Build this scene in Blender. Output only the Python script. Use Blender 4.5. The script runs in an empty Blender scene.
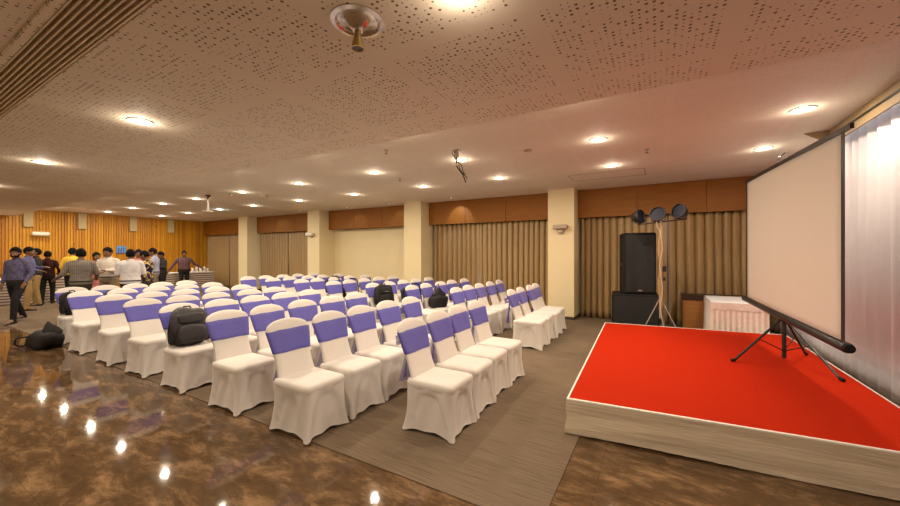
import bpy, math, random
from mathutils import Vector, Matrix
random.seed(7)
PI = math.pi
C = bpy.context.scene.collection
R = math.radians

# ------------------------------------------------------------------ materials
def srgb(r, g, b):
    f = lambda c: (c/255/12.92) if c/255 <= .04045 else ((c/255+.055)/1.055)**2.4
    return (f(r), f(g), f(b), 1)

def mat(name, col, rough=.6, metal=0, spec=.5, noise=None, bump=None, sheen=0, coat=0, emit=None, alpha=None, stretch=None):
    """noise=(scale, amount) varies the colour; bump=(scale, strength) gives relief"""
    m = bpy.data.materials.new(name); m.use_nodes = True
    nt = m.node_tree; b = nt.nodes['Principled BSDF']
    b.inputs['Base Color'].default_value = col
    b.inputs['Roughness'].default_value = rough
    b.inputs['Metallic'].default_value = metal
    b.inputs['Specular IOR Level'].default_value = spec
    if sheen: b.inputs['Sheen Weight'].default_value = sheen
    if coat: b.inputs['Coat Weight'].default_value = coat
    if emit:
        b.inputs['Emission Color'].default_value = emit[0]; b.inputs['Emission Strength'].default_value = emit[1]
    tc = nt.nodes.new('ShaderNodeTexCoord'); src = tc.outputs['Object']
    if stretch:
        mp = nt.nodes.new('ShaderNodeMapping'); mp.inputs['Scale'].default_value = stretch
        nt.links.new(src, mp.inputs['Vector']); src = mp.outputs['Vector']
    if noise:
        n = nt.nodes.new('ShaderNodeTexNoise'); n.inputs['Scale'].default_value = noise[0]; n.inputs['Detail'].default_value = 4
        nt.links.new(src, n.inputs['Vector'])
        mx = nt.nodes.new('ShaderNodeMixRGB'); a = noise[1]
        mx.inputs[1].default_value = tuple(c*(1-a) for c in col[:3])+(1,)
        mx.inputs[2].default_value = tuple(min(1, c*(1+a)) for c in col[:3])+(1,)
        nt.links.new(n.outputs['Fac'], mx.inputs[0]); nt.links.new(mx.outputs[0], b.inputs['Base Color'])
    if bump:
        n = nt.nodes.new('ShaderNodeTexNoise'); n.inputs['Scale'].default_value = bump[0]; n.inputs['Detail'].default_value = 3
        nt.links.new(src, n.inputs['Vector'])
        bp = nt.nodes.new('ShaderNodeBump'); bp.inputs['Strength'].default_value = bump[1]; bp.inputs['Distance'].default_value = .01
        nt.links.new(n.outputs['Fac'], bp.inputs['Height']); nt.links.new(bp.outputs['Normal'], b.inputs['Normal'])
    return m

def mix_rgb(nt, fac, a, b):
    mx = nt.nodes.new('ShaderNodeMixRGB')
    for i, v in ((0, fac), (1, a), (2, b)):
        if hasattr(v, 'links'): nt.links.new(v, mx.inputs[i])
        else: mx.inputs[i].default_value = v
    return mx.outputs[0]
def mth(nt, op, a, b=None, c=None):
    n = nt.nodes.new('ShaderNodeMath'); n.operation = op
    for i, v in enumerate((a, b, c)):
        if v is None: continue
        if hasattr(v, 'links'): nt.links.new(v, n.inputs[i])
        else: n.inputs[i].default_value = v
    return n.outputs[0]

def perforated(name, base, dark, pitch, bx, by, x0, y0, band):
    """acoustic ceiling board: irregular round holes on a grid, plain bands where boards meet"""
    m = bpy.data.materials.new(name); m.use_nodes = True; nt = m.node_tree; b = nt.nodes['Principled BSDF']
    b.inputs['Roughness'].default_value = .75; b.inputs['Specular IOR Level'].default_value = .25
    g = nt.nodes.new('ShaderNodeNewGeometry'); sp = nt.nodes.new('ShaderNodeSeparateXYZ'); nt.links.new(g.outputs['Position'], sp.inputs[0])
    X, Y = sp.outputs[0], sp.outputs[1]
    ux, uy = mth(nt, 'DIVIDE', X, pitch), mth(nt, 'DIVIDE', Y, pitch)
    cb = nt.nodes.new('ShaderNodeCombineXYZ'); nt.links.new(mth(nt, 'FLOOR', ux), cb.inputs[0]); nt.links.new(mth(nt, 'FLOOR', uy), cb.inputs[1])
    wn = nt.nodes.new('ShaderNodeTexWhiteNoise'); wn.noise_dimensions = '3D'; nt.links.new(cb.outputs[0], wn.inputs['Vector'])
    fx = mth(nt, 'SUBTRACT', mth(nt, 'FRACT', ux), .5); fy = mth(nt, 'SUBTRACT', mth(nt, 'FRACT', uy), .5)
    d = mth(nt, 'SQRT', mth(nt, 'ADD', mth(nt, 'MULTIPLY', fx, fx), mth(nt, 'MULTIPLY', fy, fy)))
    r = mth(nt, 'MULTIPLY', mth(nt, 'SUBTRACT', wn.outputs['Value'], .20), .36)      # some cells hold no hole
    hole = mth(nt, 'LESS_THAN', d, mth(nt, 'MINIMUM', r, .25))
    def inside(P, o, p):
        q = mth(nt, 'MULTIPLY', mth(nt, 'FRACT', mth(nt, 'DIVIDE', mth(nt, 'ADD', mth(nt, 'SUBTRACT', P, o), band/2), p)), p)
        return mth(nt, 'GREATER_THAN', q, band)
    hole = mth(nt, 'MULTIPLY', hole, mth(nt, 'MULTIPLY', inside(X, x0, bx), inside(Y, y0, by)))
    n = nt.nodes.new('ShaderNodeTexNoise'); n.inputs['Scale'].default_value = .8; nt.links.new(g.outputs['Position'], n.inputs['Vector'])
    base2 = mix_rgb(nt, n.outputs['Fac'], tuple(c*.93 for c in base[:3])+(1,), tuple(min(1, c*1.05) for c in base[:3])+(1,))
    nt.links.new(mix_rgb(nt, hole, base2, dark), b.inputs['Base Color'])
    return m

M = {}
M['soffit'] = perforated('perforated plaster', (.80, .70, .56, 1), (.17, .12, .06, 1), .034, .95, 1.0, .35, 2.78, .10)
M['ceil'] = perforated('fine perforated plaster', (.76, .68, .57, 1), (.45, .36, .27, 1), .012, 1.2, 1.2, .1, .4, .07)
M['plain_ceil'] = mat('ceiling paint', (.70, .60, .47, 1), .75, noise=(1, .04))
M['cream'] = mat('cream wall paint', (.78, .66, .40, 1), .6, noise=(2, .04), bump=(60, .05))
M['beige'] = mat('beige wall paint', (.6, .5, .38, 1), .7, noise=(2, .04))
M['fascia'] = mat('brown veneer', (.27, .10, .010, 1), .5, spec=.25, noise=(3, .22), stretch=(1, 1, 8))
M['dark_gap'] = mat('dark gap', (.02, .015, .01, 1), .8)
M['skirting'] = mat('dark skirting', (.05, .035, .025, 1), .5)

def wood_wall():
    m = bpy.data.materials.new('pine slat boarding'); m.use_nodes = True; nt = m.node_tree; b = nt.nodes['Principled BSDF']
    g = nt.nodes.new('ShaderNodeNewGeometry'); sp = nt.nodes.new('ShaderNodeSeparateXYZ'); nt.links.new(g.outputs['Position'], sp.inputs[0])
    cell = mth(nt, 'FLOOR', mth(nt, 'DIVIDE', mth(nt, 'SUBTRACT', sp.outputs[1], -4.0), .075))
    cb = nt.nodes.new('ShaderNodeCombineXYZ'); nt.links.new(cell, cb.inputs[0])
    wn = nt.nodes.new('ShaderNodeTexWhiteNoise'); nt.links.new(cb.outputs[0], wn.inputs['Vector'])
    mp = nt.nodes.new('ShaderNodeMapping'); mp.inputs['Scale'].default_value = (1, 14, 1.2); nt.links.new(g.outputs['Position'], mp.inputs['Vector'])
    n = nt.nodes.new('ShaderNodeTexNoise'); n.inputs['Scale'].default_value = 2.5; n.inputs['Detail'].default_value = 5; nt.links.new(mp.outputs[0], n.inputs['Vector'])
    k = nt.nodes.new('ShaderNodeTexVoronoi'); k.inputs['Scale'].default_value = 3.2
    mp2 = nt.nodes.new('ShaderNodeMapping'); mp2.inputs['Scale'].default_value = (.01, 1.6, .8); nt.links.new(g.outputs['Position'], mp2.inputs['Vector']); nt.links.new(mp2.outputs[0], k.inputs['Vector'])
    c = mix_rgb(nt, wn.outputs['Value'], (.52, .215, .008, 1), (.80, .41, .014, 1))
    c = mix_rgb(nt, mth(nt, 'MULTIPLY', n.outputs['Fac'], .5), c, (.36, .13, .012, 1))
    c = mix_rgb(nt, mth(nt, 'LESS_THAN', k.outputs['Distance'], .085), c, (.16, .05, .008, 1))
    nt.links.new(c, b.inputs['Base Color']); b.inputs['Roughness'].default_value = .5
    return m
M['wood_wall'] = wood_wall()

def marble():
    m = bpy.data.materials.new('polished brown marble'); m.use_nodes = True; nt = m.node_tree; b = nt.nodes['Principled BSDF']
    g = nt.nodes.new('ShaderNodeNewGeometry')
    mp = nt.nodes.new('ShaderNodeMapping'); mp.inputs['Rotation'].default_value = (0, 0, R(38)); mp.inputs['Scale'].default_value = (1.0, 2.4, 1)
    nt.links.new(g.outputs['Position'], mp.inputs['Vector'])
    n1 = nt.nodes.new('ShaderNodeTexNoise'); n1.inputs['Scale'].default_value = 3.0; n1.inputs['Detail'].default_value = 8; n1.inputs['Roughness'].default_value = .74; n1.inputs['Distortion'].default_value = .25
    nt.links.new(mp.outputs[0], n1.inputs['Vector'])
    cr = nt.nodes.new('ShaderNodeValToRGB'); cr.color_ramp.elements[0].position = .36; cr.color_ramp.elements[0].color = (.058, .033, .016, 1)
    cr.color_ramp.elements[1].position = .68; cr.color_ramp.elements[1].color = (.33, .20, .10, 1)
    e = cr.color_ramp.elements.new(.5); e.color = (.105, .060, .027, 1)
    nt.links.new(n1.outputs['Fac'], cr.inputs[0])
    n2 = nt.nodes.new('ShaderNodeTexNoise'); n2.inputs['Scale'].default_value = 13; n2.inputs['Detail'].default_value = 6; nt.links.new(mp.outputs[0], n2.inputs['Vector'])
    c = mix_rgb(nt, mth(nt, 'MULTIPLY', n2.outputs['Fac'], .38), cr.outputs[0], (.13, .078, .038, 1))
    sp = nt.nodes.new('ShaderNodeSeparateXYZ'); nt.links.new(g.outputs['Position'], sp.inputs[0])
    ln = None
    for ax, off, p in ((0, .35, 1.2), (1, .15, .8)):
        q = mth(nt, 'MULTIPLY', mth(nt, 'FRACT', mth(nt, 'DIVIDE', mth(nt, 'ADD', sp.outputs[ax], off), p)), p)
        l = mth(nt, 'LESS_THAN', q, .004); ln = l if ln is None else mth(nt, 'MAXIMUM', ln, l)
    c = mix_rgb(nt, mth(nt, 'MULTIPLY', ln, .45), c, (.035, .022, .012, 1))
    nt.links.new(c, b.inputs['Base Color']); b.inputs['Roughness'].default_value = .06; b.inputs['Specular IOR Level'].default_value = .26
    nr = nt.nodes.new('ShaderNodeTexNoise'); nr.inputs['Scale'].default_value = 5; nt.links.new(g.outputs['Position'], nr.inputs['Vector'])
    nt.links.new(mth(nt, 'ADD', mth(nt, 'MULTIPLY', nr.outputs['Fac'], .05), .025), b.inputs['Roughness'])
    return m
M['marble'] = marble()

def carpet():
    m = bpy.data.materials.new('taupe ribbed carpet'); m.use_nodes = True; nt = m.node_tree; b = nt.nodes['Principled BSDF']
    g = nt.nodes.new('ShaderNodeNewGeometry')
    def ns(scale, st, det=3):
        mp = nt.nodes.new('ShaderNodeMapping'); mp.inputs['Scale'].default_value = st; nt.links.new(g.outputs['Position'], mp.inputs['Vector'])
        n = nt.nodes.new('ShaderNodeTexNoise'); n.inputs['Scale'].default_value = scale; n.inputs['Detail'].default_value = det
        nt.links.new(mp.outputs[0], n.inputs['Vector']); return n.outputs['Fac']
    a = ns(9, (.35, 9, 1)); s = ns(160, (1, 1, 1)); w = ns(1.3, (1, 1, 1), 2)
    f = mth(nt, 'ADD', mth(nt, 'MULTIPLY', a, .55), mth(nt, 'ADD', mth(nt, 'MULTIPLY', s, .3), mth(nt, 'MULTIPLY', w, .3)))
    cr = nt.nodes.new('ShaderNodeValToRGB'); cr.color_ramp.elements[0].position = .38; cr.color_ramp.elements[0].color = (.10, .072, .047, 1)
    cr.color_ramp.elements[1].position = .78; cr.color_ramp.elements[1].color = (.235, .172, .115, 1)
    nt.links.new(f, cr.inputs[0]); nt.links.new(cr.outputs[0], b.inputs['Base Color'])
    b.inputs['Roughness'].default_value = .95; b.inputs['Specular IOR Level'].default_value = .1
    bp = nt.nodes.new('ShaderNodeBump'); bp.inputs['Strength'].default_value = .3; bp.inputs['Distance'].default_value = .004
    nt.links.new(s, bp.inputs['Height']); nt.links.new(bp.outputs[0], b.inputs['Normal'])
    return m
M['carpet'] = carpet()

M['red'] = mat('red stage carpet', (.46, .022, .004, 1), .95, spec=.05, noise=(90, .14), bump=(220, .4))
M['white_cloth'] = mat('white spandex', (.76, .71, .65, 1), .62, spec=.3, sheen=.15, bump=(18, .06))
M['violet'] = mat('violet sash satin', (.115, .103, .44, 1), .5, spec=.35, sheen=.2, bump=(40, .2), noise=(30, .10))
M['violet_net'] = mat('violet net bow', (.07, .055, .42, 1), .6, noise=(60, .2))
nb = M['violet_net'].node_tree; nb.nodes['Principled BSDF'].inputs['Alpha'].default_value = .5
M['stage_cloth'] = mat('cream pleated stage skirt', (.66, .55, .40, 1), .65, spec=.3, noise=(2.4, .22), bump=(3, .8), stretch=(1.2, 1.2, 14))
M['stage_trim'] = mat('white stage trim', (.85, .80, .70, 1), .6)
M['curtain'] = mat('bronze satin curtain', (.38, .25, .11, 1), .42, spec=.5, sheen=.05, noise=(3, .15), stretch=(1, 1, .2))
M['sheer'] = mat('white sheer drape', (.70, .67, .71, 1), .5, spec=.3, sheen=.1)
M['screen'] = mat('matte projection fabric', (.61, .55, .47, 1), .8, spec=.1)
M['black'] = mat('black metal', (.018, .016, .014, 1), .4)
M['black_box'] = mat('black textured cabinet', (.007, .007, .007, 1), .7, spec=.25, bump=(120, .4))
M['grille'] = mat('black speaker grille', (.006, .006, .006, 1), .6, noise=(200, .7), bump=(300, .6))
M['chrome'] = mat('brushed chrome', (.62, .58, .54, 1), .22, metal=1)
M['gold'] = mat('brass', (.55, .40, .16, 1), .3, metal=1)
M['trimwhite'] = mat('white enamel', (.8, .74, .66, 1), .4)
M['glow'] = mat('warm lamp', (1, .9, .7, 1), emit=((1, .80, .52, 1), 26))
M['glow_soft'] = mat('cold led', (.8, .85, 1, 1), emit=((.75, .82, 1, 1), 14))
M['glow_cool'] = mat('cool lamp', (.9, 1, 1, 1), emit=((.85, .98, 1, 1), 24))
M['lace'] = mat('white lace skirt', (.80, .70, .62, 1), .6, noise=(26, .18), bump=(30, .5))
M['table_white'] = mat('white tabletop cloth', (.80, .80, .84, 1), .5)
M['cabinet'] = mat('orange brown veneer', (.36, .15, .04, 1), .35, noise=(4, .2), stretch=(1, 1, 6))
M['cabinet_dark'] = mat('dark stained wood', (.035, .018, .010, 1), .35)
M['bag'] = mat('black nylon', (.012, .010, .010, 1), .65, spec=.3, noise=(14, .4), bump=(30, .6))
M['bag_grey'] = mat('charcoal nylon', (.022, .017, .018, 1), .55, noise=(10, .3), bump=(25, .5))
M['bag_trim'] = mat('grey tape', (.30, .25, .20, 1), .5)
M['skin'] = mat('brown skin', (.21, .095, .045, 1), .5, noise=(9, .08))
M['hair'] = mat('black hair', (.006, .005, .005, 1), .85, spec=.15, bump=(80, .5))
M['eye'] = mat('eye', (.75, .7, .65, 1), .2)
M['iris'] = mat('iris', (.01, .008, .006, 1), .2)
M['shoe'] = mat('black leather shoe', (.015, .012, .010, 1), .3)
M['blue_sign'] = mat('blue sign plate', (.10, .30, .62, 1), .4)
M['sign_mark'] = mat('dark sign marks', (.07, .05, .22, 1), .4)
M['fixture'] = mat('white wall fixture', (.80, .76, .66, 1), .35)
M['grey_plastic'] = mat('warm grey plastic', (.42, .33, .25, 1), .4)
M['glass'] = mat('window glass', (.9, .95, 1, 1), .02); M['glass'].node_tree.nodes['Principled BSDF'].inputs['Transmission Weight'].default_value = 1
M['pinebox'] = mat('speckled beige board', (.50, .40, .22, 1), .7, noise=(30, .2))
M['pelmet'] = mat('brown pelmet paint', (.28, .19, .09, 1), .6)
M['lamp_glass'] = mat('dark lamp glass', (.012, .012, .03, 1), .5, spec=.3)
M['cable'] = mat('cream cable', (.55, .42, .30, 1), .5)
M['louvre'] = mat('beige louvre blade', (.74, .60, .40, 1), .5)

def stripes():
    m = bpy.data.materials.new('white cloth with grey stripes'); m.use_nodes = True; nt = m.node_tree; b = nt.nodes['Principled BSDF']
    g = nt.nodes.new('ShaderNodeNewGeometry'); sp = nt.nodes.new('ShaderNodeSeparateXYZ'); nt.links.new(g.outputs['Position'], sp.inputs[0])
    n = nt.nodes.new('ShaderNodeTexNoise'); n.inputs['Scale'].default_value = 2; nt.links.new(g.outputs['Position'], n.inputs['Vector'])
    z = mth(nt, 'ADD', sp.outputs[2], mth(nt, 'MULTIPLY', n.outputs['Fac'], .03))
    l = mth(nt, 'LESS_THAN', mth(nt, 'FRACT', mth(nt, 'DIVIDE', z, .085)), .42)
    nt.links.new(mix_rgb(nt, l, (.62, .50, .40, 1), (.12, .085, .07, 1)), b.inputs['Base Color']); b.inputs['Roughness'].default_value = .6
    return m
M['stripes'] = stripes()

def shirt_mat(name, a, b_, kind='plain', scale=60):
    m = bpy.data.materials.new(name); m.use_nodes = True; nt = m.node_tree; b = nt.nodes['Principled BSDF']
    tc = nt.nodes.new('ShaderNodeTexCoord')
    if kind == 'check':
        sp = nt.nodes.new('ShaderNodeSeparateXYZ'); nt.links.new(tc.outputs['Object'], sp.inputs[0])
        l = None
        for ax in (0, 2):
            q = mth(nt, 'LESS_THAN', mth(nt, 'FRACT', mth(nt, 'MULTIPLY', sp.outputs[ax], scale)), .35)
            l = q if l is None else mth(nt, 'MAXIMUM', l, q)
        fac = l
    elif kind == 'floral':
        v = nt.nodes.new('ShaderNodeTexNoise'); v.inputs['Scale'].default_value = scale; v.inputs['Distortion'].default_value = 1.5; nt.links.new(tc.outputs['Object'], v.inputs['Vector'])
        fac = mth(nt, 'GREATER_THAN', v.outputs['Fac'], .52)
    else:
        v = nt.nodes.new('ShaderNodeTexNoise'); v.inputs['Scale'].default_value = 6; nt.links.new(tc.outputs['Object'], v.inputs['Vector']); fac = v.outputs['Fac']
    nt.links.new(mix_rgb(nt, fac, a, b_), b.inputs['Base Color']); b.inputs['Roughness'].default_value = .8; b.inputs['Specular IOR Level'].default_value = .2
    n = nt.nodes.new('ShaderNodeTexNoise'); n.inputs['Scale'].default_value = 14; nt.links.new(tc.outputs['Object'], n.inputs['Vector'])
    bp = nt.nodes.new('ShaderNodeBump'); bp.inputs['Strength'].default_value = .5; bp.inputs['Distance'].default_value = .03
    nt.links.new(n.outputs['Fac'], bp.inputs['Height']); nt.links.new(bp.outputs[0], b.inputs['Normal'])
    return m

# ------------------------------------------------------------------ geometry helpers
class MB:
    def __init__(s): s.v = []; s.f = []
    def add(s, vs, fs):
        o = len(s.v); s.v += [tuple(p) for p in vs]; s.f += [tuple(i+o for i in f) for f in fs]; return s
    def box(s, x0, x1, y0, y1, z0, z1, bev=0):
        if bev <= 0:
            vs = [(x, y, z) for x in (x0, x1) for y in (y0, y1) for z in (z0, z1)]
            return s.add(vs, [(0, 1, 3, 2), (4, 6, 7, 5), (0, 4, 5, 1), (2, 3, 7, 6), (0, 2, 6, 4), (1, 5, 7, 3)])
        b = bev; rings = []
        def ring(i, z):
            return [(x0+i, y0+b, z), (x0+b, y0+i, z), (x1-b, y0+i, z), (x1-i, y0+b, z), (x1-i, y1-b, z), (x1-b, y1-i, z), (x0+b, y1-i, z), (x0+i, y1-b, z)]
        rg = [[(x0+b, y0+b, z0)]*0 or ring(b*.999, z0), ring(0, z0+b), ring(0, z1-b), ring(b*.999, z1)]
        return s.rings(rg)
    def rings(s, rg, cap=True, closed=True):
        n = len(rg[0]); vs = [p for r in rg for p in r]; fs = []
        for i in range(len(rg)-1):
            for j in range(n if closed else n-1):
                k = (j+1) % n
                fs.append((i*n+j, i*n+k, (i+1)*n+k, (i+1)*n+j))
        if cap: fs.append(tuple(reversed(range(n)))); fs.append(tuple((len(rg)-1)*n+j for j in range(n)))
        return s.add(vs, fs)
    def tube(s, pts, r, n=10, ry=None, cap=True):
        pts = [Vector(p) for p in pts]; rr = r if isinstance(r, (list, tuple)) else [r]*len(pts)
        rg = []; t0 = (pts[1]-pts[0]).normalized()
        u = t0.cross(Vector((0, 0, 1)));
        if u.length < 1e-3: u = Vector((1, 0, 0))
        u.normalize()
        for i, p in enumerate(pts):
            t = (pts[min(i+1, len(pts)-1)]-pts[max(i-1, 0)]).normalized()
            u = (u-t*u.dot(t)); u = u.normalized() if u.length > 1e-4 else t.orthogonal().normalized()
            w = t.cross(u)
            rg.append([p+u*math.cos(2*PI*j/n)*rr[i]+w*math.sin(2*PI*j/n)*rr[i]*(ry or 1) for j in range(n)])
        return s.rings(rg, cap)
    def limb(s, pts, r, n=12):
        """tapered limb with rounded ends"""
        pts = [Vector(p) for p in pts]
        a = (pts[0]-pts[1]).normalized(); b = (pts[-1]-pts[-2]).normalized()
        P = [pts[0]+a*r[0]*.9, pts[0]+a*r[0]*.6]+pts+[pts[-1]+b*r[-1]*.6, pts[-1]+b*r[-1]*.9]
        return s.tube(P, [r[0]*.35, r[0]*.78]+list(r)+[r[-1]*.78, r[-1]*.35], n)
    def lathe(s, prof, c=(0, 0, 0), n=24, cap=False):
        rg = [[(c[0]+r*math.cos(2*PI*j/n), c[1]+r*math.sin(2*PI*j/n), c[2]+z) for j in range(n)] for r, z in prof]
        return s.rings(rg, cap)
    def ell(s, c, r, nu=16, nv=10, rot=None):
        rg = []
        for i in range(nv+1):
            a = PI*(i+.02)/(nv+.04)
            ring = []
            for j in range(nu):
                p = Vector((r[0]*math.sin(a)*math.cos(2*PI*j/nu), r[1]*math.sin(a)*math.sin(2*PI*j/nu), -r[2]*math.cos(a)))
                if rot: p = rot @ p
                ring.append(p+Vector(c))
            rg.append(ring)
        return s.rings(rg)
    def grid(s, fn, nu, nv):
        vs = [fn(i/nu, j/nv) for j in range(nv+1) for i in range(nu+1)]
        return s.add(vs, [(j*(nu+1)+i, j*(nu+1)+i+1, (j+1)*(nu+1)+i+1, (j+1)*(nu+1)+i) for j in range(nv) for i in range(nu)])
    def xf(s, m):
        s.v = [tuple(m @ Vector(p)) for p in s.v]; return s
    def mesh(s, name, m, smooth=False):
        me = bpy.data.meshes.new(name); me.from_pydata(s.v, [], s.f); me.materials.append(m)
        me.validate(); me.update()
        if smooth:
            me.polygons.foreach_set('use_smooth', [True]*len(me.polygons))
            try: me.set_sharp_from_angle(angle=R(42))
            except Exception: pass
        return me
    def obj(s, name, m, parent=None, smooth=False, loc=None, rz=0):
        o = bpy.data.objects.new(name, s.mesh(name, m, smooth)); C.objects.link(o)
        if parent: o.parent = parent
        if loc: o.location = loc
        if rz: o.rotation_euler.z = rz
        return o
def tag(o, label=None, cat=None, group=None, kind=None):
    if label: o['label'] = label
    if cat: o['category'] = cat
    if group: o['group'] = group
    if kind: o['kind'] = kind
    return o
def thing(name, label, cat, loc=(0, 0, 0), rz=0, group=None):
    o = bpy.data.objects.new(name, None); C.objects.link(o); o.location = loc; o.rotation_euler = (0, 0, rz); o.empty_display_size = .1
    return tag(o, label, cat, group)
def struct(name, mb, m, label, smooth=False):
    return tag(mb.obj(name, m, None, smooth), label, 'building', None, 'structure')
def dup(root, loc, rz, label=None):
    r = root.copy(); C.objects.link(r); r.location = loc; r.rotation_euler = (0, 0, rz)
    if label: r['label'] = label
    for ch in list(root.children):
        c = ch.copy(); C.objects.link(c); c.parent = r
        for g in list(ch.children):
            d = g.copy(); C.objects.link(d); d.parent = c
    return r

# ------------------------------------------------------------------ room shell
XL, XR, YB, YF, H, HS = -18.35, 2.10, 9.30, -4.0, 3.0, 2.75
ED = 3.13
T = .12
struct('floor', MB().box(XL-T, XR+T, YF-T, YB+T, -.1, 0), M['marble'], 'polished brown marble floor with cloudy veins in the foreground')
fc = MB().box(XL, -.56, 1.95, YB, 0, .006).box(-.56, XR, 3.45, YB, 0, .006)
struct('floor_carpet', fc, M['carpet'], 'taupe ribbed carpet under the rows of chairs')
# left wall: vertical pine slats
w = MB().box(XL-T, XL, YF, YB, 0, H)
y = YF
while y < YB:
    w.box(XL, XL+.03, y+.012, y+.058, 0, H); y += .075
struct('wall_left', w, M['wood_wall'], 'orange pine wall of narrow vertical slats')
struct('wall_right', MB().box(XR, XR+T, YF, YB, 0, H), M['beige'], 'beige wall behind the white sheer drape')
struct('wall_front', MB().box(XL, XR, YF-T, YF, 0, H), M['beige'], 'beige wall behind the viewpoint')
# back wall with two window openings
WIN = [(-5.0, -3.1), (-.75, 1.2)]
w = MB(); xs = XL
for a, b in WIN:
    w.box(xs, a, YB, YB+T, 0, H); w.box(a, b, YB, YB+T, 2.3, H); w.box(a, b, YB, YB+T, 0, .12); xs = b
w.box(xs, XR, YB, YB+T, 0, H)
struct('wall_back', w, M['beige'], 'beige wall hidden behind the bronze curtains')
for n, (a, b) in enumerate(WIN):
    fr = MB(); fr.box(a, a+.05, YB+.02, YB+.08, .12, 2.3).box(b-.05, b, YB+.02, YB+.08, .12, 2.3).box(a+.05, b-.05, YB+.02, YB+.08, 2.25, 2.3).box(a+.05, b-.05, YB+.02, YB+.08, .12, .17)
    wo = struct('window_%d' % (n+1), fr, M['black'], 'window with daylight behind the %s bronze curtains' % ('middle', 'right hand')[n])
    MB().box(a+.05, b-.05, YB+.045, YB+.051, .17, 2.25).obj('window_pane', M['glass'], wo)
# cream niche wall
struct('wall_niche', MB().box(-10.04, -6.44, 9.17, 9.29, 0, 2.36), M['cream'], 'plain cream recessed wall between two pillars')
# pillars
for n, (a, b) in enumerate([(-2.24, -1.65), (-6.44, -5.84), (-10.64, -10.04), (-14.84, -14.24)]):
    w = MB().box(a, b, 8.5, 9.29, .07, H)
    p = struct('wall_pillar_%d' % (n+1), w, M['cream'], 'square cream pillar, %s from the stage' % ['first', 'second', 'third', 'fourth'][n])
    MB().box(a-.012, b+.012, 8.488, 9.28, .006, .07).obj('baseboard', M['skirting'], p)
# fascias above the curtains
bays = [(-18.32, -14.85), (-14.23, -10.65), (-10.03, -6.45), (-5.83, -2.25), (-1.64, 2.09)]
for n, (a, b) in enumerate(bays):
    w = MB(); k = 3; g = .006
    for i in range(k):
        x0 = a+(b-a)*i/k+(g if i else 0); x1 = a+(b-a)*(i+1)/k-(g if i < k-1 else 0)
        w.box(x0, x1, 8.90, 8.925, 2.35, 2.995)
    w.box(a+.01, b-.01, 8.925, 8.95, 2.36, 2.99)
    struct('trim_%d' % (n+1), w, M['fascia'], 'brown veneered fascia panel above the %s bay of the long wall' % ['far left corner', 'second', 'cream niche', 'wide curtained', 'right hand'][n])
# far ceiling with dark slot along the wall
struct('ceiling', MB().box(XL, XR, ED, 8.13, H, H+.1).box(XL, XR, 8.17, YB, H, H+.1), M['ceil'], 'upper perforated ceiling over the chairs with rows of downlights')
struct('trim_slot', MB().box(XL, XR, 8.10, 8.20, H+.08, H+.12), M['dark_gap'], 'dark shadow gap in the ceiling in front of the pillars')
# lower ceiling (soffit)
so = MB().box(XL, XR, .83, ED, HS, H+.1).box(XL, XR, YF, .56, HS, H+.1).box(XL, XR, .56, .60, HS-.012, H+.1).box(XL, -12, .6, .83, HS, H+.1).box(1.0, XR, .6, .83, HS, H+.1).box(-12, 1.0, .6, .83, H-.02, H+.1)
struct('ceiling_soffit', so, M['soffit'], 'lower perforated ceiling with large irregular holes, nearest the viewer')
# linear air diffuser in the lower ceiling
dfr = thing('air_diffuser', 'long slotted air diffuser with parallel beige blades in the lower ceiling', 'air vent', (-5.5, .705, HS))
MB().box(-6.5, 6.5, -.115, -.105, -.006, .05).box(-6.5, 6.5, .105, .115, -.006, .05).box(-6.5, -6.49, -.105, .105, -.006, .05).box(6.49, 6.5, -.105, .105, -.006, .05).obj('frame', M['louvre'], dfr)
bl = MB()
for i in range(8):
    yy = -.092+i*.0262
    bl.box(-6.49, 6.49, yy-.0045, yy+.0045, -.004, .03)
bl.obj('blades', M['louvre'], dfr)
MB().box(-6.49, 6.49, -.105, .105, .06, .07).obj('duct', M['dark_gap'], dfr)

# pelmet over the sheer drape
pe = thing('ceiling_pelmet', 'brown stepped pelmet at the ceiling above the white sheer drape', 'pelmet', (1.80, 0, H))
MB().box(0, .02, YF+.1, 6.1, -.075, 0).obj('upper_board', M['pelmet'], pe)
MB().box(-.006, .012, YF+.1, 5.9, -.10, -.085).obj('track', M['black'], pe)
MB().box(.004, .024, YF+.1, 6.1, -.18, -.10).obj('lower_board', M['pelmet'], pe)
MB().add([(-.22, 6.1, 0), (.02, 6.1, 0), (.02, 6.1, -.16), (-.22, 6.14, 0), (.02, 6.14, 0), (.02, 6.14, -.16)], [(0, 1, 2), (3, 5, 4), (0, 3, 4, 1), (1, 4, 5, 2), (2, 5, 3, 0)]).obj('end_bracket', M['pelmet'], pe)
# ceiling access panel near first pillar
ap = MB()
for a in ((-1.5, -.2, 7.15, 7.16), (-1.5, -.2, 7.75, 7.76), (-1.5, -1.49, 7.15, 7.76), (-.21, -.2, 7.15, 7.76)):
    ap.box(a[0], a[1], a[2], a[3], H-.002, H-.0002)
tag(ap.obj('access_hatch', M['skirting']), 'thin outline of an access hatch in the ceiling near the right pillar', 'hatch')

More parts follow.
